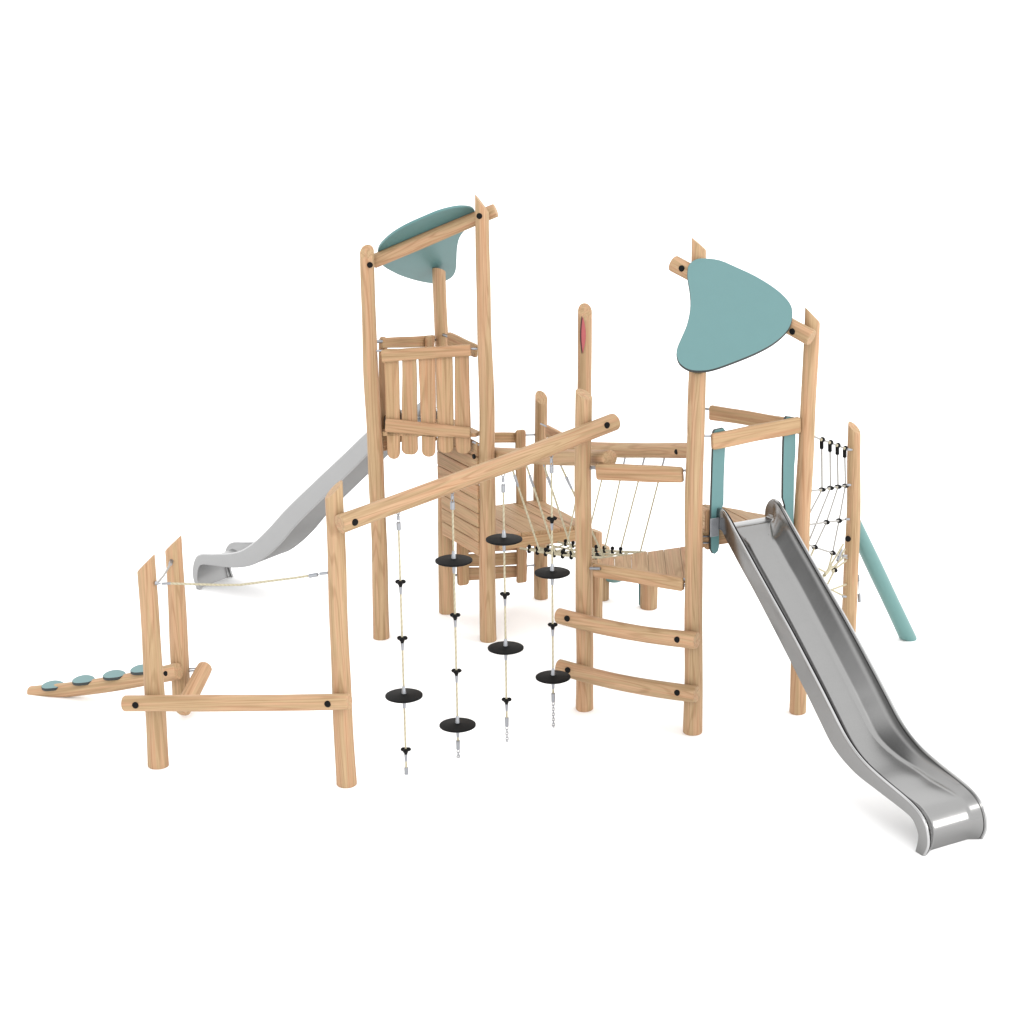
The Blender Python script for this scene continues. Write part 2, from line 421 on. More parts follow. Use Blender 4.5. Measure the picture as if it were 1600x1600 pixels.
# floor of planks (a triangle with clipped corners)
def floor_planks(name, corners, z, parent, along, pw=.12, gap=.006, T=.04, gaps=()):
    """planks clipped to a convex polygon; gaps = indices after which a wide gap is left"""
    a = along.normalized(); s = Vector((-a.y, a.x, 0)); o = sum(corners, Vector())/len(corners); o.z = z
    cs = [Vector(((c-o).dot(s), (c-o).dot(a))) for c in corners]
    lo = min(c.x for c in cs); hi = max(c.x for c in cs)
    M = Matrix((s, Vector((0, 0, -1)), a)).transposed().to_4x4()
    # local x = s, y = -up, z = along (right handed up to sign)
    if M.to_3x3().determinant() < 0: M = Matrix((s, Vector((0, 0, 1)), a)).transposed().to_4x4()
    M.translation = o
    bm = bmesh.new(); x = lo; i = 0
    def clip(poly, x0, keep_gt):
        out = []
        for k in range(len(poly)):
            p, q = poly[k-1], poly[k]
            ip = (p.x >= x0) if keep_gt else (p.x <= x0); iq = (q.x >= x0) if keep_gt else (q.x <= x0)
            if ip != iq:
                t = (x0-p.x)/(q.x-p.x); out.append(p+(q-p)*t)
            if iq: out.append(q)
        return out
    while x < hi-.01:
        poly = clip(clip(cs, x+gap/2, True), x+pw-gap/2-(.02 if i in gaps else 0), False)
        if len(poly) >= 3:
            dz = random.uniform(-.003, .003)
            A = [bm.verts.new((p.x, dz-T/2, p.y)) for p in poly]; B = [bm.verts.new((p.x, dz+T/2, p.y)) for p in poly]
            bridge(bm, [A, B])
        x += pw; i += 1
    return finish(bm, name, BOARD, parent, M, 30)
ZL = 2.13
def towards(c, p, d):
    v = (c-p); v.z = 0; return p + v.normalized()*d
cl = (F12+F13+F14)/3
floor_planks('floor', [F12+(F13-F12)*.08, F12+(F13-F12)*.92, F13+(F14-F13)*.10, F13+(F14-F13)*.9, F14+(F12-F14)*.1, F14+(F12-F14)*.92], ZL, tw, F14-F13)
board('floor_beam', Vector((*(F12+(F14-F12)*.1).xy, ZL-.09)), Vector((*(F12+(F14-F12)*.9).xy, ZL-.09)), .13, .13, .045, nL, tw, seed=9)
# plank wall on the right hand side below the floor
pw = []
for i in range(8):
    z = .965+i*.146; a = F14+(F13-F14)*(.10 if i < 4 else .02) - nR*0 + nR*.06; b = F14+(F13-F14)*.97 + nR*.06
    pw.append((Vector((a.x, a.y, z)), Vector((b.x, b.y, z))))
wl = None
for i, (a, b) in enumerate(pw):
    o = board('plank_wall' if wl is None else 'plank', a, b, .142, .142, .035, nR, tw if wl is None else wl, rnd0=.012, rnd1=.012, wav=.002, seed=60+i)
    if wl is None: wl = o
rod(onp(738, 690, F12, F13, 0), onp(750, 696, F12, F13, 0), tw, .010)
q = onp(742, 713, F13, F14, .10); cyl('bolt', q, q+nR*.02, .026, tw, BLACK, 18)

# ================================================================== LOW PLATFORM
lp = thing('low_platform', (F6+F15)/2, 'low square wooden deck between the left tower and the rope bridge', 'play deck')
_, T15, r15 = post(F15, R15, 846, 612, 19.5, lp, (Vector((-.35, 1, 0)), .95), seed=31)
_, T6, r6 = post(F6, R6, 914, 475, 21, lp, (Vector((-.1, 1, 0)), 1.1), seed=32, wob=.006, lab='tall post with a red leaf shaped mark near its top')
ZP = 1.085
nB = pnorm(F14.copy(), F15.copy()); nC = pnorm(F15.copy(), F6.copy()); nD = pnorm(F13.copy(), F6.copy())
floor_planks('floor', [F13+(F6-F13)*.07+nD*.05, F13+(F6-F13)*.93+nD*.05, F6+(F15-F6)*.10, F6+(F15-F6)*.93, F15+(F14-F15)*.08, F15+(F14-F15)*.9], ZP, lp, (F13-F14), pw=.14)
board('floor_beam', Vector((*(F13+(F6-F13)*.10+nD*.06).xy, ZP-.075)), Vector((*(F13+(F6-F13)*.90+nD*.06).xy, ZP-.075)), .11, .11, .045, nD, lp, seed=33)
board('floor_beam', Vector((*(F6+(F15-F6)*.12).xy, ZP-.085)), Vector((*(F6+(F15-F6)*.88).xy, ZP-.085)), .13, .13, .045, nC, lp, seed=34)
board('side_rail', onp(854, 673, F15, F6, .03), onp(905, 700, F15, F6, .03), .135, .135, .035, nC, lp, seed=35)
rod(onp(845, 662, F15, F6, .05), onp(855, 667, F15, F6, .04), lp, .009)
bp = board('back_panel', onp(768, 684, F14, F15, 0), onp(816, 683.5, F14, F15, 0), .105, .105, .035, nB, lp, seed=36, lab='back railing with upright boards and low planks')
board('upright_board', onp(813.5, 671.5, F14, F15, .04), onp(815.5, 910, F14, F15, .04), .112, .112, .035, nB, bp, rnd0=.03, rnd1=.02, wav=.004, seed=37)
board('upright_board', onp(719, 690, F14, F15, .04), onp(724, 914, F14, F15, .04), .105, .13, .035, nB, bp, rnd0=.03, rnd1=.03, wav=.004, seed=38)
for i, (yl, yr) in enumerate(((854, 850), (876.5, 871), (897.5, 892))):
    board('plank', onp(715, yl, F14, F15, -.005), onp(823, yr, F14, F15, -.005), .136, .134, .032, nB, bp, rnd0=.02, rnd1=.02, wav=.005, seed=39+i)
board('plank', onp(715, 836, F14, F15, -.005), onp(823, 832, F14, F15, -.005), .15, .14, .032, nB, bp, rnd0=.02, seed=43)
rod(onp(815, 680, F14, F15, 0), onp(836, 679, F14, F15, 0), lp); rod(onp(820, 884, F14, F15, 0), onp(838, 883, F14, F15, 0), lp)
rod(onp(708, 899, F14, F15, .03), onp(724, 898, F14, F15, .03), lp, .014)
# red leaf let into the tall post
lf = []
for a in range(17):
    t = a/16; lf.append((909.5-2.2*math.sin(math.pi*t)+ .5, 494+58*t))
for a in range(1, 16):
    t = 1-a/16; lf.append((910+4.8*math.sin(math.pi*t), 494+58*t))
yF = F6.y - r6*1.04
prism('leaf_groove', [atY(910+(x-910)*1.25-1.1, 523+(y-523)*1.035, yF) for x, y in lf], Vector((0, -1, 0)), .012, lp, plain('dark_red', (.05, .008, .012), .6), bev=.002)
prism('leaf_mark', [atY(x+.5, y, yF-.008) for x, y in lf], Vector((0, -1, 0)), .01, lp, RED, bev=.002)

# ================================================================== RIGHT TOWER
rt = thing('play_tower', (F4+F10+F11)/3, 'wooden tower behind the right slide, teal roof panel facing the viewer', 'play tower', 'roofed play towers')
_, T4, r4 = post(F4, R4, 1091, 560, 26, rt, (BACK, .9), seed=41)
_, T10, r10 = post(F10, R10, 1270, 480, 24, rt, (XL, 1.0), seed=42)
_, T11, r11 = post(F11, R11, 1092, 371, 23, rt, (XL, .85), seed=43)
nT = pnorm(F11.copy(), F10.copy()); nG = pnorm(F4.copy(), F10.copy()); nE = pnorm(F5.copy(), F4.copy())
c0 = onp(1052, 411, F11, F10, .15); c1 = onp(1268, 528, F11, F10, .15)
log('roof_beam', c0, c1, rad(26, c0), rad(27, c1), rt, seed=44, wob=.003)
bolt(1065, 419.5, F11, F10, .15+rad(25, c0), rt); bolt(1238, 518, F11, F10, .15+rad(25, c1), rt)
# the panel lies on the beam and on the head of the front post
qa = onp(1076, 424, F11, F10, .25); qb = onp(1238, 511, F11, F10, .25); qc = atY(1090, 578, F4.y-.14)
pn = (qb-qa).cross(qc-qa).normalized()
if pn.y > 0: pn = -pn
RR = [(1074,425),(1076,416),(1086,407),(1101,405),(1125,408),(1151,419),(1179,432),(1207,449),(1226,465),(1236,479),(1238,492),(1236,507),(1227,522),
      (1207,539),(1179,554),(1142,569),(1114,578.5),(1095,581),(1076,579),(1062,569.5),(1057,557),(1058,545),(1065,528),(1073,509),(1078,485),(1078,462),(1074,436)]
prism('roof_panel', smooth_closed([onplane3(x, y, qa, pn) for x, y in RR], 3), pn, .026, rt, TEAL, bev=.003, side=CORE)
# rails and teal grab boards at the slide mouth
board('side_rail', onp(1109, 644.5, F11, F10, 0), onp(1262, 668, F11, F10, 0), .128, .128, .04, nT, rt, seed=45)
rod(onp(1098, 638, F11, F10, 0), onp(1112, 640, F11, F10, 0), rt)
board('front_rail', onp(1112, 690, F4, F10, .01), onp(1250, 664, F4, F10, .01), .142, .142, .04, nG, rt, seed=46)
rod(onp(1098, 681, F4, F10, 0), onp(1114, 681, F4, F10, 0), rt)
HL = [(1113.4,675),(1116,671),(1129,668),(1132,672),(1132,701),(1130,750),(1129.5,787),(1125,799),(1123,810),(1122.5,854),(1120.5,861),(1116,865),(1112,864),(1109.3,858),(1109,834),(1110,787),(1112,720)]
HR = [(1225,655),(1228,650),(1240,651.5),(1242,656),(1242,705),(1240,731),(1239,802),(1239,846),(1231,852),(1226,845),(1226,800),(1225,789),(1221.6,778),(1222,731),(1223,690)]
for P in (HL, HR):
    prism('grab_board', [onp(x, y, F4, F10, -.03) for x, y in P], nG, .03, rt, TEAL, bev=.003, side=CORE)
ZR = 1.80
floor_planks('floor', [F4+(F10-F4)*.1-nG*.12, F4+(F10-F4)*.92-nG*.12, F10+(F11-F10)*.08, F10+(F11-F10)*.92, F11+(F4-F11)*.1, F11+(F4-F11)*.92], ZR, rt, nG)
board('floor_beam', Vector((*(F4+(F10-F4)*.07-nG*.085).xy, ZR-.045)), Vector((*(F4+(F10-F4)*.93-nG*.085).xy, ZR-.045)), .14, .14, .045, nG, rt, seed=47)
board('upright_board', onp(1106.5, 796, F4, F10, -.08), onp(1106.5, 858, F4, F10, -.08), .05, .05, .04, nG, rt, seed=48)
for z in (848, 838): rod(onp(1098, z, F4, F10, -.04), onp(1108, z, F4, F10, -.05), rt, .008)

# ================================================================== ENTRY PLATFORM with ladder
ep = thing('ladder_deck', (F5+F4)/2, 'wooden entry deck with two log rungs between the tall middle posts', 'climbing ladder')
_, T5, r5 = post(F5, R5, 912.5, 609, 25.5, ep, (Vector((-.8, .6, 0)), .55), seed=51)
for (xl, yl, xr, yr, sd) in ((872, 962, 1089, 1001, 1), (873, 1042, 1089, 1085, 2)):
    a = onp(xl, yl, F5, F4, .15); b = onp(xr, yr, F5, F4, .15)
    log('rung', a, b, rad(25, a), rad(26, b), ep, seed=52+sd, wob=.006, bow=.035)
    bolt(xl+14, yl+4.5 if sd == 1 else yl+5, F5, F4, .15+rad(24, a), ep); bolt(1058, 999.5 if sd == 1 else 1082.5, F5, F4, .15+rad(24.5, b), ep)
board('top_rail', onp(932, 737, F5, F4, .02), onp(1067, 741.5, F5, F4, .02), .142, .138, .04, nE, ep, seed=55)
rod(onp(1064, 735, F5, F4, 0), onp(1074, 735, F5, F4, 0), ep); rod(onp(920, 731, F5, F4, 0), onp(934, 731, F5, F4, 0), ep, .016)
board('floor_beam', onp(928, 890, F5, F4, .03), onp(1068, 913, F5, F4, .03), .125, .118, .045, nE, ep, seed=56)
rod(onp(922, 888, F5, F4, .07), onp(938, 888.5, F5, F4, .07), ep, .014)
for y in (905, 914): rod(onp(1066, y, F5, F4, .02), onp(1075, y+1, F5, F4, .02), ep, .013)
ZE = 1.40
floor_planks('floor', [F5+(F4-F5)*.08, F5+(F4-F5)*.93, F4+(F11-F4)*.08, F4+(F11-F4)*.93, F11+(F5-F11)*.06, F11+(F5-F11)*.93], ZE, ep, BACK, pw=.15, gap=.003, gaps=(5, 6))
nF = pnorm(F5.copy(), F11.copy())

# ================================================================== ROPE BRIDGE
br = thing('rope_bridge', (F13+F6+F5+F11)/4, 'hanging rope bridge with log handrails and black rope knots between two decks', 'rope bridge')
k0 = onp(752, 709, F13, F5, -.16); k1 = onp(953, 716, F13, F5, -.16)
log('handrail_log', k0, k1, rad(23, k0), rad(26, k1), br, seed=61, wob=.006)
h0 = onp(877, 698.5, F6, F11, .14); h1 = onp(1090, 704.5, F6, F11, .14)
log('handrail_log', h0, h1, rad(22, h0), rad(26, h1), br, seed=62, wob=.010)
bolt(885.5, 699, F6, F11, .14+rad(22, h0), br, .024); bolt(1057, 706, F6, F11, .14+rad(23, h1), br, .025)
dk0 = (F13+F6)/2+Vector((.03, -.08, .935)); dk1 = (F5+F11)/2+Vector((-.09, .14, 1.325))
dd = (dk1-dk0); dd.z = 0; dd.normalize(); side = Vector((dd.y, -dd.x, 0))
if side.y > 0: side = -side           # towards the near handrail
def deckpt(t, s):                      # s = -1 far edge, 0 middle, 1 near edge
    p = dk0+(dk1-dk0)*t + side*(.21*s*(1-.25*t)); p.z += -.03*math.sin(math.pi*t) + .03*abs(s); return p
def edge_at(px, s):
    return min((deckpt(i/200, s) for i in range(201)), key=lambda p: abs(topx(p)[0]-px))
net = tube('deck_net', [deckpt(i/14, 0) for i in range(15)], .011, br, ROPE, 8)
for s in (-1, 1): tube('edge_rope', [deckpt(i/14, s) for i in range(15)], .0115, net, ROPE, 8)
for s in (-.5, .5): tube('inner_rope', [deckpt(i/14, s) for i in range(15)], .009, net, ROPE, 8)
for i in range(1, 11):
    t = i/11+.01; tube('cross_rope', [deckpt(t, -1), deckpt(t+.02, -.5), deckpt(t, 0), deckpt(t+.02, .5), deckpt(t, 1)], .009, net, ROPE, 8)
def ball(name, p, r, parent, m, sc=(1, 1, 1), ax=None):
    bm = bmesh.new(); bmesh.ops.create_uvsphere(bm, u_segments=12, v_segments=8, radius=r)
    bmesh.ops.scale(bm, vec=sc, verts=bm.verts)
    M = frame(p, ax) if ax else Matrix.Translation(p)
    return finish(bm, name, m, parent, M, 60)
def clip_(name, p, d, parent, r=.020, L=.05):
    """black two-lobed rope clip"""
    d = d.normalized(); bm = bmesh.new()
    M = frame(p, d)
    for z in (-L*.42, 0, L*.42):
        v = bmesh.ops.create_uvsphere(bm, u_segments=10, v_segments=7, radius=r*(1.12 if z else .78))['verts']
        bmesh.ops.translate(bm, vec=(0, 0, z), verts=v)
    return finish(bm, name, BLACK, parent, M, 60)
for i in range(1, 9):
    t = i/11+.01
    clip_('rope_clip', deckpt(t, 1)+UP*.01, Vector((0, .3, 1)), net, .019, .055)
    if i % 2 == 0 or i > 5: clip_('rope_clip', deckpt(t+.02, .5)+UP*.008, dd, net, .017, .05)
    clip_('rope_clip', deckpt(t, -1)+UP*.01, Vector((0, .8, .6)), net, .018, .05)
    if i % 2: clip_('rope_clip', deckpt(t, 0)+UP*.01, Vector((.3, 0, 1)), net, .016, .045)
def hanger(tp, bt, near):
    d = (bt-tp).normalized()
    r = cyl('hanger_rope', tp+d*.02, bt, .0075 if not near else .0095, br, ROPE, 8)
    if near:
        cyl('shackle', tp-d*.01, tp+d*.10, .008, r, ALU, 8)
        cyl('turnbuckle', tp+d*.12, tp+d*.24, .015, r, ALU, 10, r1=.011)
    else:
        cyl('shackle', tp-d*.01, tp+d*.07, .009, r, ALU, 8)
    return r
for tx, ty, bx in ((797.5, 724, 844), (821.5, 724, 868), (849.5, 726, 897), (876, 727, 944)):
    hanger(onp(tx, ty, F13, F5, -.16), edge_at(bx, 1), True)
for tx, ty, bx in ((914, 711, 886), (949, 714, 914), (977, 714, 944), (1007, 715, 969), (1038, 716, 1000)):
    hanger(onp(tx, ty, F6, F11, .14), edge_at(bx, -1), False)

# ================================================================== LEFT LOG FRAME
lfm = thing('log_frame', (F1+F3)/2, 'low wooden log frame of slanted posts with the long sloping beam at front left', 'log frame')
_, T1, r1_ = post(F1, R1, 227, 866, 28, lfm, (XR, 1.0), seed=71, wob=.006)
_, T2, r2_ = post(F2, R2, 270, 836, 27, lfm, (XR, .95), seed=72, wob=.006)
_, T3, r3_ = post(F3, R3, 521, 752, 28, lfm, (Vector((.95, .3, 0)), .95), seed=73, wob=.008)
a = onp(195, 1099, F1, F3, .155); b = onp(546, 1096, F1, F3, .155)
log('low_beam', a, b, rad(26, a), rad(26, b), lfm, seed=74, wob=.006)
bolt(211.5, 1102, F1, F3, .155+rad(25, a), lfm); bolt(512, 1100, F1, F3, .155+rad(25, b), lfm)
a = onp(531, 819, F3, F5, .15); b = onp(961, 658.5, F3, F5, .15)
sb = log('sloping_beam', a, b, rad(30, a), rad(27, b), lfm, seed=75, wob=.008)
bolt(554.5, 816, F3, F5, .15+rad(28, a), lfm, .029); bolt(948.5, 664.5, F3, F5, .15+rad(25.5, b), lfm, .029)

# balance rope between the low posts
ar = thing('balance_rope', (F1+F3)/2+Vector((0, 0, 1)), 'thin pale rope stretched between the slanted posts of the low frame', 'rope')
pp = [onp(x, y, F1, F3, .02) for x, y in ((262, 911.5), (300, 912.7), (345, 914), (375, 913.8), (420, 908), (460, 903), (486, 899))]
tube('rope', pp, .0095, ar, ROPE, 10)
tube('split_rope', [onp(246, 911, F1, F3, .0), atY(256, 899, F1.y+.5), atY(267, 880, F2.y-R2-.02)], .0095, ar, CABLE, 8)
cyl('thimble', atY(266, 882, F2.y-R2-.05), atY(268.5, 875, F2.y-R2+.02), .018, ar, ALU, 10)
cyl('turnbuckle', onp(243, 911, F1, F3, .02), onp(251, 912, F1, F3, .02), .018, ar, ALU, 10, r1=.006)
cyl('turnbuckle', onp(253, 912, F1, F3, .02), onp(267, 911.5, F1, F3, .02), .011, ar, ALU, 10)
cyl('turnbuckle', onp(483, 900, F1, F3, .02), onp(496.5, 897.5, F1, F3, .02), .017, ar, ALU, 12)
cyl('turnbuckle', onp(500, 896.5, F1, F3, .02), onp(513, 895, F1, F3, .02), .012, ar, ALU, 12)
tube('link', [onp(496, 897.5, F1, F3, .02), onp(501, 896.5, F1, F3, .02)], .005, ar, ALU, 6)

# climbing beam with four teal footholds
cb = thing('climbing_beam', g(120, 1092), 'sloping log resting on the ground with teal disc footholds at far left', 'climbing beam')
G0 = g(110, 1094); G0.y += .07
FB = F2 + Vector((0, -R2-.07, 0))
a = onp(49, 1083, G0, FB); b = onp(279, 1048.5, G0, FB)
bmL = log('log', a, b, rad(22.5, a), rad(26, b), cb, seed=81, wob=.003, clampz=.0, bow=.03)
bolt(259.5, 1052.5, G0, FB, rad(22, b), cb, .026)
for x, y in ((84, 1072.5), (132, 1064), (180, 1056), (223, 1047.5)):
    p = onp(x-1.5, y-1, G0, FB, .01); ax = Vector((-.06, -.10, 1)).normalized()
    M = frame(p, ax); pts = []
    for k in range(30):
        t = 2*math.pi*k/30; q = .094*(1+.10*math.cos(2*t)+.05*math.cos(3*t+1))
        pts.append(M @ Vector((q*math.cos(t), q*math.sin(t), 0)))
    prism('foothold', pts, ax, .028, cb, TEAL, bev=.003, side=CORE, zdir=XR)

# short log step leaning against the second post
sl = thing('step_log', g(283, 1118), 'short round-ended log leaning up beside the left posts', 'log')
a = atY(282, 1115, F2.y-.42); b = atY(323, 1037, F2.y+.02)
log('log', a, b, rad(26, a), rad(24, b), sl, dome0=True, dome1=True, seed=91, wob=.002, clampz=.0)
for y in (1044.5, 1048):
    rod(atY(292, y+1, F2.y+.02), atY(312, y-1.0, F2.y+.02), sl, .008, 'bracket')

# ================================================================== DISC ROPES
def gX(px, off=.15):                  # vertical line under the sloping beam
    return None
def lathe(bm, prof, n=32):
    rings = [[bm.verts.new((max(r, 1e-4)*math.cos(2*math.pi*i/n), max(r, 1e-4)*math.sin(2*math.pi*i/n), z)) for i in range(n)] for r, z in prof]
    bridge(bm, rings)
def disc(p, parent, r=.156):
    bm = bmesh.new()
    lathe(bm, [(.02, -.045), (.03, -.03), (.05, -.020), (r*.9, -.012), (r, -.004), (r, .006), (r*.93, .011), (.05, .014), (.024, .022)], 40)
    o = finish(bm, 'disc_seat', BLACK, parent, Matrix.Translation(p), 30)
    cyl('ferrule', p+UP*.015, p+UP*.085, .021, o, ALU, 12, r1=.012)
    cyl('ferrule', p-UP*.11, p-UP*.035, .012, o, ALU, 12, r1=.016)
    return o
def knob(p, parent):
    """three-lobed black hand knob"""
    bm = bmesh.new()
    for k in range(3):
        a = math.pi/2*3 + k*2*math.pi/3
        v = bmesh.ops.create_uvsphere(bm, u_segments=12, v_segments=9, radius=.024)['verts']
        bmesh.ops.scale(bm, vec=(1, 1, .72), verts=v)
        bmesh.ops.translate(bm, vec=(.024*math.cos(a), .024*math.sin(a), .008), verts=v)
    v = bmesh.ops.create_cone(bm, cap_ends=True, segments=12, radius1=.010, radius2=.024, depth=.045)['verts']
    bmesh.ops.translate(bm, vec=(0, 0, -.018), verts=v)
    o = finish(bm, 'hand_knob', BLACK, parent, Matrix.Translation(p), 50)
    cyl('ferrule', p-UP*.095, p-UP*.03, .010, o, ALU, 10, r1=.014)
    return o
def link(p, parent, rot, s=1.0):
    bm = bmesh.new(); n = 16; rings = []
    for i in range(n):
        t = 2*math.pi*i/n
        c = Vector((.010*s*math.cos(t), 0, .017*s*math.sin(t))); d = Vector((math.cos(t), 0, math.sin(t)))
        rings.append([bm.verts.new(c+(d*math.cos(k*math.pi/3)+Vector((0, 1, 0))*math.sin(k*math.pi/3))*.0032*s) for k in range(6)])
    rings.append(rings[0]); bridge(bm, rings, False, False)
    return finish(bm, 'chain_link', ALU, parent, Matrix.Translation(p) @ Matrix.Rotation(rot, 4, 'Z'), 60)
DR = [((622, 797), 'discs 1', [('k', 911), ('k', 999), ('d', 1087), ('k', 1173)], 1214, 1214,
       'rope at the low end of the sloping beam, one black disc and three knobs'),
      ((706.5, 765), '', [('d', 876), ('k', 963), ('k', 1050), ('d', 1133)], 1172, 1191,
       'rope with its black discs highest and lowest and two knobs between, second from beam foot'),
      ((786, 738), '', [('d', 843), ('k', 930), ('d', 1012.5), ('k', 1095)], 1136, 1166,
       'rope with upper disc before the low deck and its lowest knob under the second disc'),
      ((861.5, 708), '', [('k', 812), ('d', 895), ('k', 978), ('d', 1058)], 1098, 1142,
       'rope nearest the ladder rungs, a knob above each of its two black discs')]
for (ax, ay), _, items, yend, ychain, lab in DR:
    top = onp(ax, ay, F3, F5, .15)
    dr = thing('disc_rope', top, lab, 'climbing rope', 'disc climbing ropes hanging from the sloping beam')
    def zat(py): return atY(ax, py, top.y).z
    P = lambda py: Vector((top.x, top.y, zat(py)))
    link(P(ay+4), dr, 0, 1.3); link(P(ay+9), dr, 1.57, 1.2)
    cyl('shackle', P(ay+9), P(ay+15), .013, dr, ALU, 10)
    link(P(ay+17.5), dr, .3, 1.1)
    cyl('turnbuckle', P(ay+19), P(ay+31), .019, dr, ALU, 12)
    cyl('rope', P(ay+30), P(yend-14), .0085, dr, ROPE, 10)
    for kd, y in items:
        (disc if kd == 'd' else knob)(P(y), dr)
    cyl('turnbuckle', P(yend-15), P(yend-1), .018, dr, ALU, 12, r1=.016)
    y = yend+2; k = 0
    while y < ychain:
        link(P(y), dr, 1.57*(k % 2)+.2, 1.1); y += 4.0; k += 1

# ================================================================== SLIDES
def cr_sub(pts, sub=4):
    out = []
    for i in range(len(pts)-1):
        a = pts[max(i-1, 0)]; b = pts[i]; c = pts[i+1]; d = pts[min(i+2, len(pts)-1)]
        for k in range(sub):
            t = k/sub
            out.append(tuple(.5*((2*b[j])+(c[j]-a[j])*t+(2*a[j]-5*b[j]+4*c[j]-d[j])*t*t+(3*b[j]-3*c[j]+d[j]-a[j])*t**3) for j in range(len(b))))
    out.append(pts[-1]); return out
def slide(L, R, top, stations, label, group, skin):
    """stations: (rim s, rim z, floor s, floor z); L = ground point of the viewer-left lip"""
    end = (L+R)/2; d = end-top; d.z = 0; d.normalize()
    wv = Vector((-d.y, d.x, 0))
    if wv.dot(R-L) < 0: wv = -wv
    W = abs((R-L).dot(wv))
    t0 = top.copy(); t0 = t0 + wv*((end-t0).dot(wv)); t0.z = 0
    sh = (end-t0).dot(d)
    root = thing('slide', end, label, 'slide', group)
    M = Matrix((d, wv, Vector((0, 0, 1)))).transposed().to_4x4(); M.translation = t0
    st = cr_sub(stations, 5)
    y0 = W/2
    bm = bmesh.new(); rings = []; T = .006
    for rs, rz, fs, fz in st:
        f = Vector((fs, 0, fz)); r = Vector((rs, 0, rz)); up = (r-f); h = up.length; u = up.normalized()
        sec = []
        wall = y0-.041
        f = f + u*(.012+.030*max(0.0, min(1.0, (rs-2.3)/.35))); h = (r-f).length
        k_ = max(0.0, min(1.0, (rs-1.72)/.45)); k_ = k_*k_*(3-2*k_)
        lean = .135*(1-k_)+(.045 if skin is MATT else .075)*k_; q0 = max(0.0, min(1.0, (rs+.05)/.25)); lean = .004+(lean-.004)*q0*((1-max(0.0, min(1.0, (rs-2.5)/.15))) if skin is MATT else 1)
        topw = (wall, h*.93); bot = (wall-lean, 0.0)
        wd = Vector((bot[0]-topw[0], bot[1]-topw[1])); wdn = wd.normalized(); rf = min(.035, h*.35)
        pa = Vector(bot)-wdn*rf; pc = Vector((bot[0]-rf, 0.0)); pb = Vector(bot)
        prof = [(wall, h), topw, tuple(Vector(topw)+wd*.35)]
        for k in range(7):
            t = k/6; prof.append(tuple(pa*(1-t)**2+pb*2*t*(1-t)+pc*t*t))
        prof += [(.12, 0.0), (.04, 0.0)]
        inner = [(-a, b) for a, b in prof] + [(a, b) for a, b in prof[::-1]]
        outer = [(a+math.copysign(.003, a), b-.006) for a, b in inner[::-1]]
        vs = [bm.verts.new(f+u*b+Vector((0, a, 0))) for a, b in inner+outer]
        rings.append(vs)
    bridge(bm, rings)
    chute = finish(bm, 'chute', skin, root, M, 50)
    bm = bmesh.new(); rings = []
    for rs, rz, fs, fz in st:
        f = Vector((fs, 0, fz)); u = (Vector((rs, 0, rz))-f).normalized()
        if fs > 2.5: continue
        rings.append([bm.verts.new(f+u*b+Vector((0, a, 0))) for a, b in ((-y0+.03, -.002), (y0-.03, -.002), (y0-.03, .004), (-y0+.03, .004))])
    bridge(bm, rings); finish(bm, 'underside', BACKST, root, M, 50)
    for s in (-1, 1):
        bm = bmesh.new(); rings = []
        for rs, rz, fs, fz in st:
            f = Vector((fs, 0, fz)); r = Vector((rs, 0, rz)); u = (r-f).normalized(); h = (r-f).length
            sec = [(y0-.028, -.004), (y0-.004, -.004), (y0, 0), (y0, h-.016), (y0-.003, h-.004), (y0-.010, h+.003), (y0-.022, h+.003), (y0-.031, h-.004), (y0-.033, h-.02), (y0-.028, h-.03)]
            rings.append([bm.verts.new(f+u*b+Vector((0, s*a, 0))) for a, b in sec])
        bridge(bm, rings)
        finish(bm, 'side_cheek', skin, root, M, 22)
        tube_pts = [M @ (Vector((rs, s*(y0-.014), rz))) for rs, rz, fs, fz in st]
        o = tube('rim', tube_pts, .0105, root, RIMST, 10)
    return root, M, W
ST1 = [(-.17,1.87,-.13,1.865),(-.16,1.95,-.10,1.865),(-.10,2.03,-.06,1.865),(-.02,2.035,-.01,1.86),(.07,1.985,.03,1.825),(.19,1.89,.134,1.739),(.394,1.73,.32,1.59),(.60,1.57,.509,1.445),
       (1.033,1.24,.92,1.105),(1.41,.93,1.285,.79),(1.59,.775,1.445,.645),(1.80,.60,1.66,.465),(2.0,.497,1.93,.36),(2.23,.437,2.237,.318),
       (2.53,.385,2.53,.282),(2.68,.345,2.645,.258),(2.78,.285,2.70,.215),(2.83,.20,2.735,.155),(2.842,.10,2.735,.09),(2.80,.002,2.715,.004)]
ST2 = [(-.17,2.17,-.13,2.16),(-.16,2.27,-.10,2.16),(-.10,2.35,-.06,2.16),(-.02,2.345,-.01,2.16),(.09,2.26,.03,2.13),(.36,2.035,.26,1.91),(.65,1.78,.54,1.65),(.94,1.53,.83,1.39),
       (1.39,1.135,1.27,.99),(1.65,.88,1.51,.74),(1.85,.70,1.72,.555),(2.04,.565,1.93,.42),(2.23,.49,2.20,.345),
       (2.5,.436,2.5,.318),(2.66,.41,2.64,.305),(2.74,.36,2.70,.27),(2.79,.25,2.73,.20),(2.80,.13,2.74,.10),(2.757,.002,2.71,.004)]
srt, SM, SW = slide(g(1440, 1337), g(1543, 1314), (g(1083, 1148)+g(1248, 1117))/2, ST1, 'polished steel slide running down towards the viewer at lower right', 'steel slides', STEEL)
slide(g(308, 921), g(373, 903), (g(595, 1000)+g(697, 960))/2, ST2, 'matt grey steel slide running down to the left from the left tower', 'steel slides', MATT)

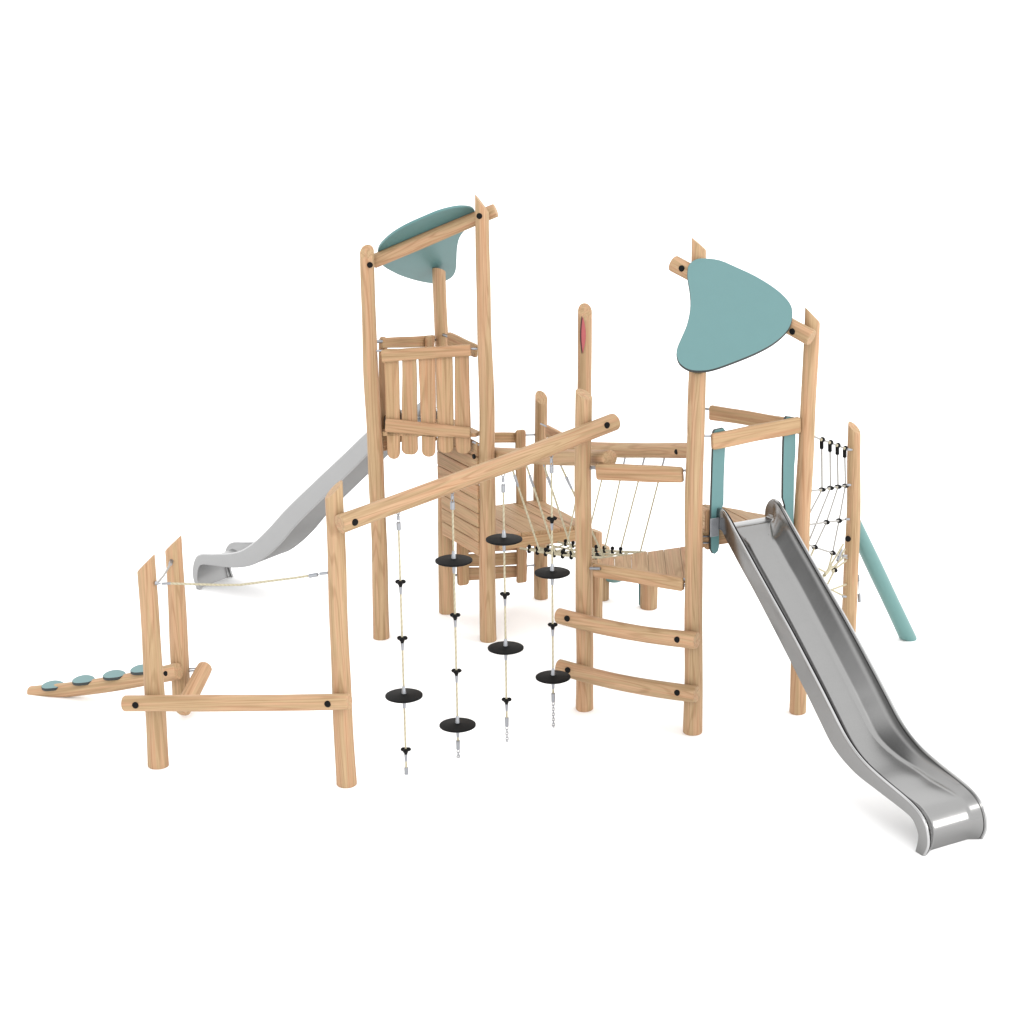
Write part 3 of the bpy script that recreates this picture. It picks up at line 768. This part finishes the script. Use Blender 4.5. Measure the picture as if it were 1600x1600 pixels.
bm = bmesh.new(); bmesh.ops.create_cube(bm, size=1)
bmesh.ops.scale(bm, vec=(.012, .085, .165), verts=bm.verts); bmesh.ops.bevel(bm, geom=bm.edges[:], offset=.003, segments=1, affect='EDGES')
for sg in (-1, 1):
    bb = bm.copy(); M2 = SM @ Matrix.Translation((-.06, sg*(SW/2+.043), 1.885)); finish(bb, 'mounting_plate', ALU, srt, M2, 30)
bm.free()

# ================================================================== CLIMBING NET with its post
cn = thing('climbing_net', F19, 'narrow rope net with black clips hung from a post at the right', 'climbing net')
_, T19, r19 = post(F19, R19, 1335, 659.5, 19.5, cn, (Vector((-.75, .5, 0)), .9), seed=101, wob=.014)
NA, NB = F10, F19
def np_(x, y): return onp(x, y, NA, NB, .0)
def pr(name, a, b, r=.0065, m=None): return cyl(name, a, b, r*1.3, cn, m or CABLE, 7)
q = atY(1325, 842, F19.y-R19*1.02); cyl('bolt', q+Vector((0, .02, 0)), q-Vector((0, .012, 0)), .028, cn, BLACK, 20, bevel=.25)
topc = [(1270, 681), (1284, 687), (1297, 691.5), (1308.5, 696), (1320, 700.5), (1332, 703)]
for p, q in zip(topc, topc[1:]): pr('net_rope', np_(*p), np_(*q), .007)
row2 = [(1266, 767), (1284.5, 765), (1297.5, 762.5), (1309.5, 760.5), (1321, 759), (1333, 757)]
for p, q in zip(row2, row2[1:]): pr('net_rope', np_(*p), np_(*q), .007)
for i in range(1, 5):
    p, q = topc[i], row2[i]; pr('net_rope', np_(p[0], p[1]+8), np_(*q))
    a = np_(p[0]-.3, p[1]-3); b = np_(p[0]-.2, p[1]+14)
    ball('rope_clip', np_(p[0]+1, p[1]), .026, cn, BLACK)
    cyl('clamp', a+(b-a)*.2, b, .0185, cn, BLACK, 12)
    ball('ring', np_(p[0]-1.5, p[1]-1)-Vector((0, .022, 0)), .014, cn, ROPE)
    ball('rope_clip', np_(*q), .026, cn, BLACK, (.85, .85, 1.35), Vector((1, 0, -.12)))
    ball('ring', np_(q[0]-3, q[1]+.3)-Vector((0, .02, 0)), .010, cn, ROPE)
row3 = [(1262, 820), (1291.5, 816), (1311, 813.5), (1328, 811)]
for p, q in zip(row3, row3[1:]): pr('net_rope', np_(*p), np_(*q), .007)
row4 = [(1250, 846), (1273, 855), (1301, 864), (1325, 873)]
for p, q in zip(row4, row4[1:]): pr('net_rope', np_(*p), np_(*q), .007)
for p, q in (((1284.5, 765), (1262, 808)), ((1297.5, 762.5), (1272, 826)), ((1309.5, 760.5), (1291.5, 816)), ((1291.5, 816), (1273, 855)),
             ((1321, 759), (1311, 813.5)), ((1311, 813.5), (1301, 864)), ((1301, 864), (1292, 897)), ((1272, 826), (1258, 860)), ((1273, 855), (1262, 880)),
             ((1318, 850), (1291, 895)), ((1320, 858), (1303, 891)), ((1322, 868), (1294, 893)), ((1322, 876), (1300, 893)), ((1304, 891), (1292, 915)),
             ((1292, 895), (1280, 912)), ((1298, 922), (1322, 913)), ((1300, 922), (1322, 933)), ((1262, 880), (1292, 895))):
    pr('net_rope', np_(*p), np_(*q), .0075 if p[1] > 848 else .0062, ROPE if p[1] > 848 else CABLE)
tube('knot', [np_(1298, 884), np_(1294, 892), np_(1288, 899)], .018, cn, ROPE, 8)
for x, y in ((1291.5, 816), (1311, 813.5), (1301, 864), (1273, 855), (1304, 891)):
    ball('rope_clip', np_(x, y), .025, cn, BLACK, (.95, .95, 1.25), Vector((1, 0, -.2)))
for x, y in ((1329, 702.5), (1328, 757.5), (1326, 811), (1322, 868), (1321, 932)):
    a = onp(x-5, y, NA, NB, R19*.6); b = onp(x+1, y+.3, NA, NB, R19*.9); cyl('eye_bolt', a, b, .011, cn, ALU, 8)
cyl('turnbuckle', np_(1308, 876), np_(1315, 858), .014, cn, ALU, 10)
hk = [atY(1341, 898, F19.y), atY(1341.5, 908, F19.y), atY(1342.5, 928, F19.y), atY(1343, 941, F19.y)]
cyl('tie_end', hk[0], hk[1], .012, cn, ALU, 8); cyl('tie_rope', hk[1], hk[2], .005, cn, CABLE, 6); cyl('tie_end', hk[2], hk[3], .015, cn, ALU, 8)

# ================================================================== TEAL POLE behind
tp = thing('leaning_pole', g(1422, 1002), 'thick teal pole leaning down to the ground at far right', 'pole')
ft = g(1423, 1002); ft.y += .08; ft.z = -.02
tt = atY(1333, 815, F19.y+.17)
log('pole', ft, tt, rad(25.5, ft), rad(23.5, tt), tp, mat_=TPOLE, wob=.0, seed=111, clampz=0.0)

# ================================================================== STEPPING POSTS beyond the ladder deck
sp = thing('stepping_post', F20, 'tallest stepping post, standing directly behind the middle ladder post', 'post', 'stepping posts behind the ladder deck')
post(F20, R20, 930, 825, 22, sp, (Vector((-.8, -.3, 0)), .35), seed=121)
sp = thing('stepping_post', F18, 'short stepping post with teal bumper at its side, beyond the ladder deck', 'post', 'stepping posts behind the ladder deck')
post(F18, R18, 942, 849, 22, sp, (Vector((-1, -.2, 0)), .3), seed=122)
q = atY(960, 897, F18.y); bm = bmesh.new(); lathe(bm, [(.02, -.085), (.06, -.080), (.10, -.06), (.125, -.02), (.13, .02), (.128, .05), (.11, .06), (.02, .062)], 28)
finish(bm, 'bumper', TPOLE, sp, Matrix.Translation(q), 40)
sp = thing('stepping_post', F17, 'thick short post under the right side of the ladder deck', 'post', 'stepping posts behind the ladder deck')
post(F17, R17, 1014, 884, 26, sp, None, seed=123)
q0 = atY(1002, 946, F17.y+.05); q1 = atY(1002.5, 886, F17.y+.05)
board('teal_board', q0, q1, .05, .05, .03, Vector((0, -1, 0)), sp, m=TEAL)
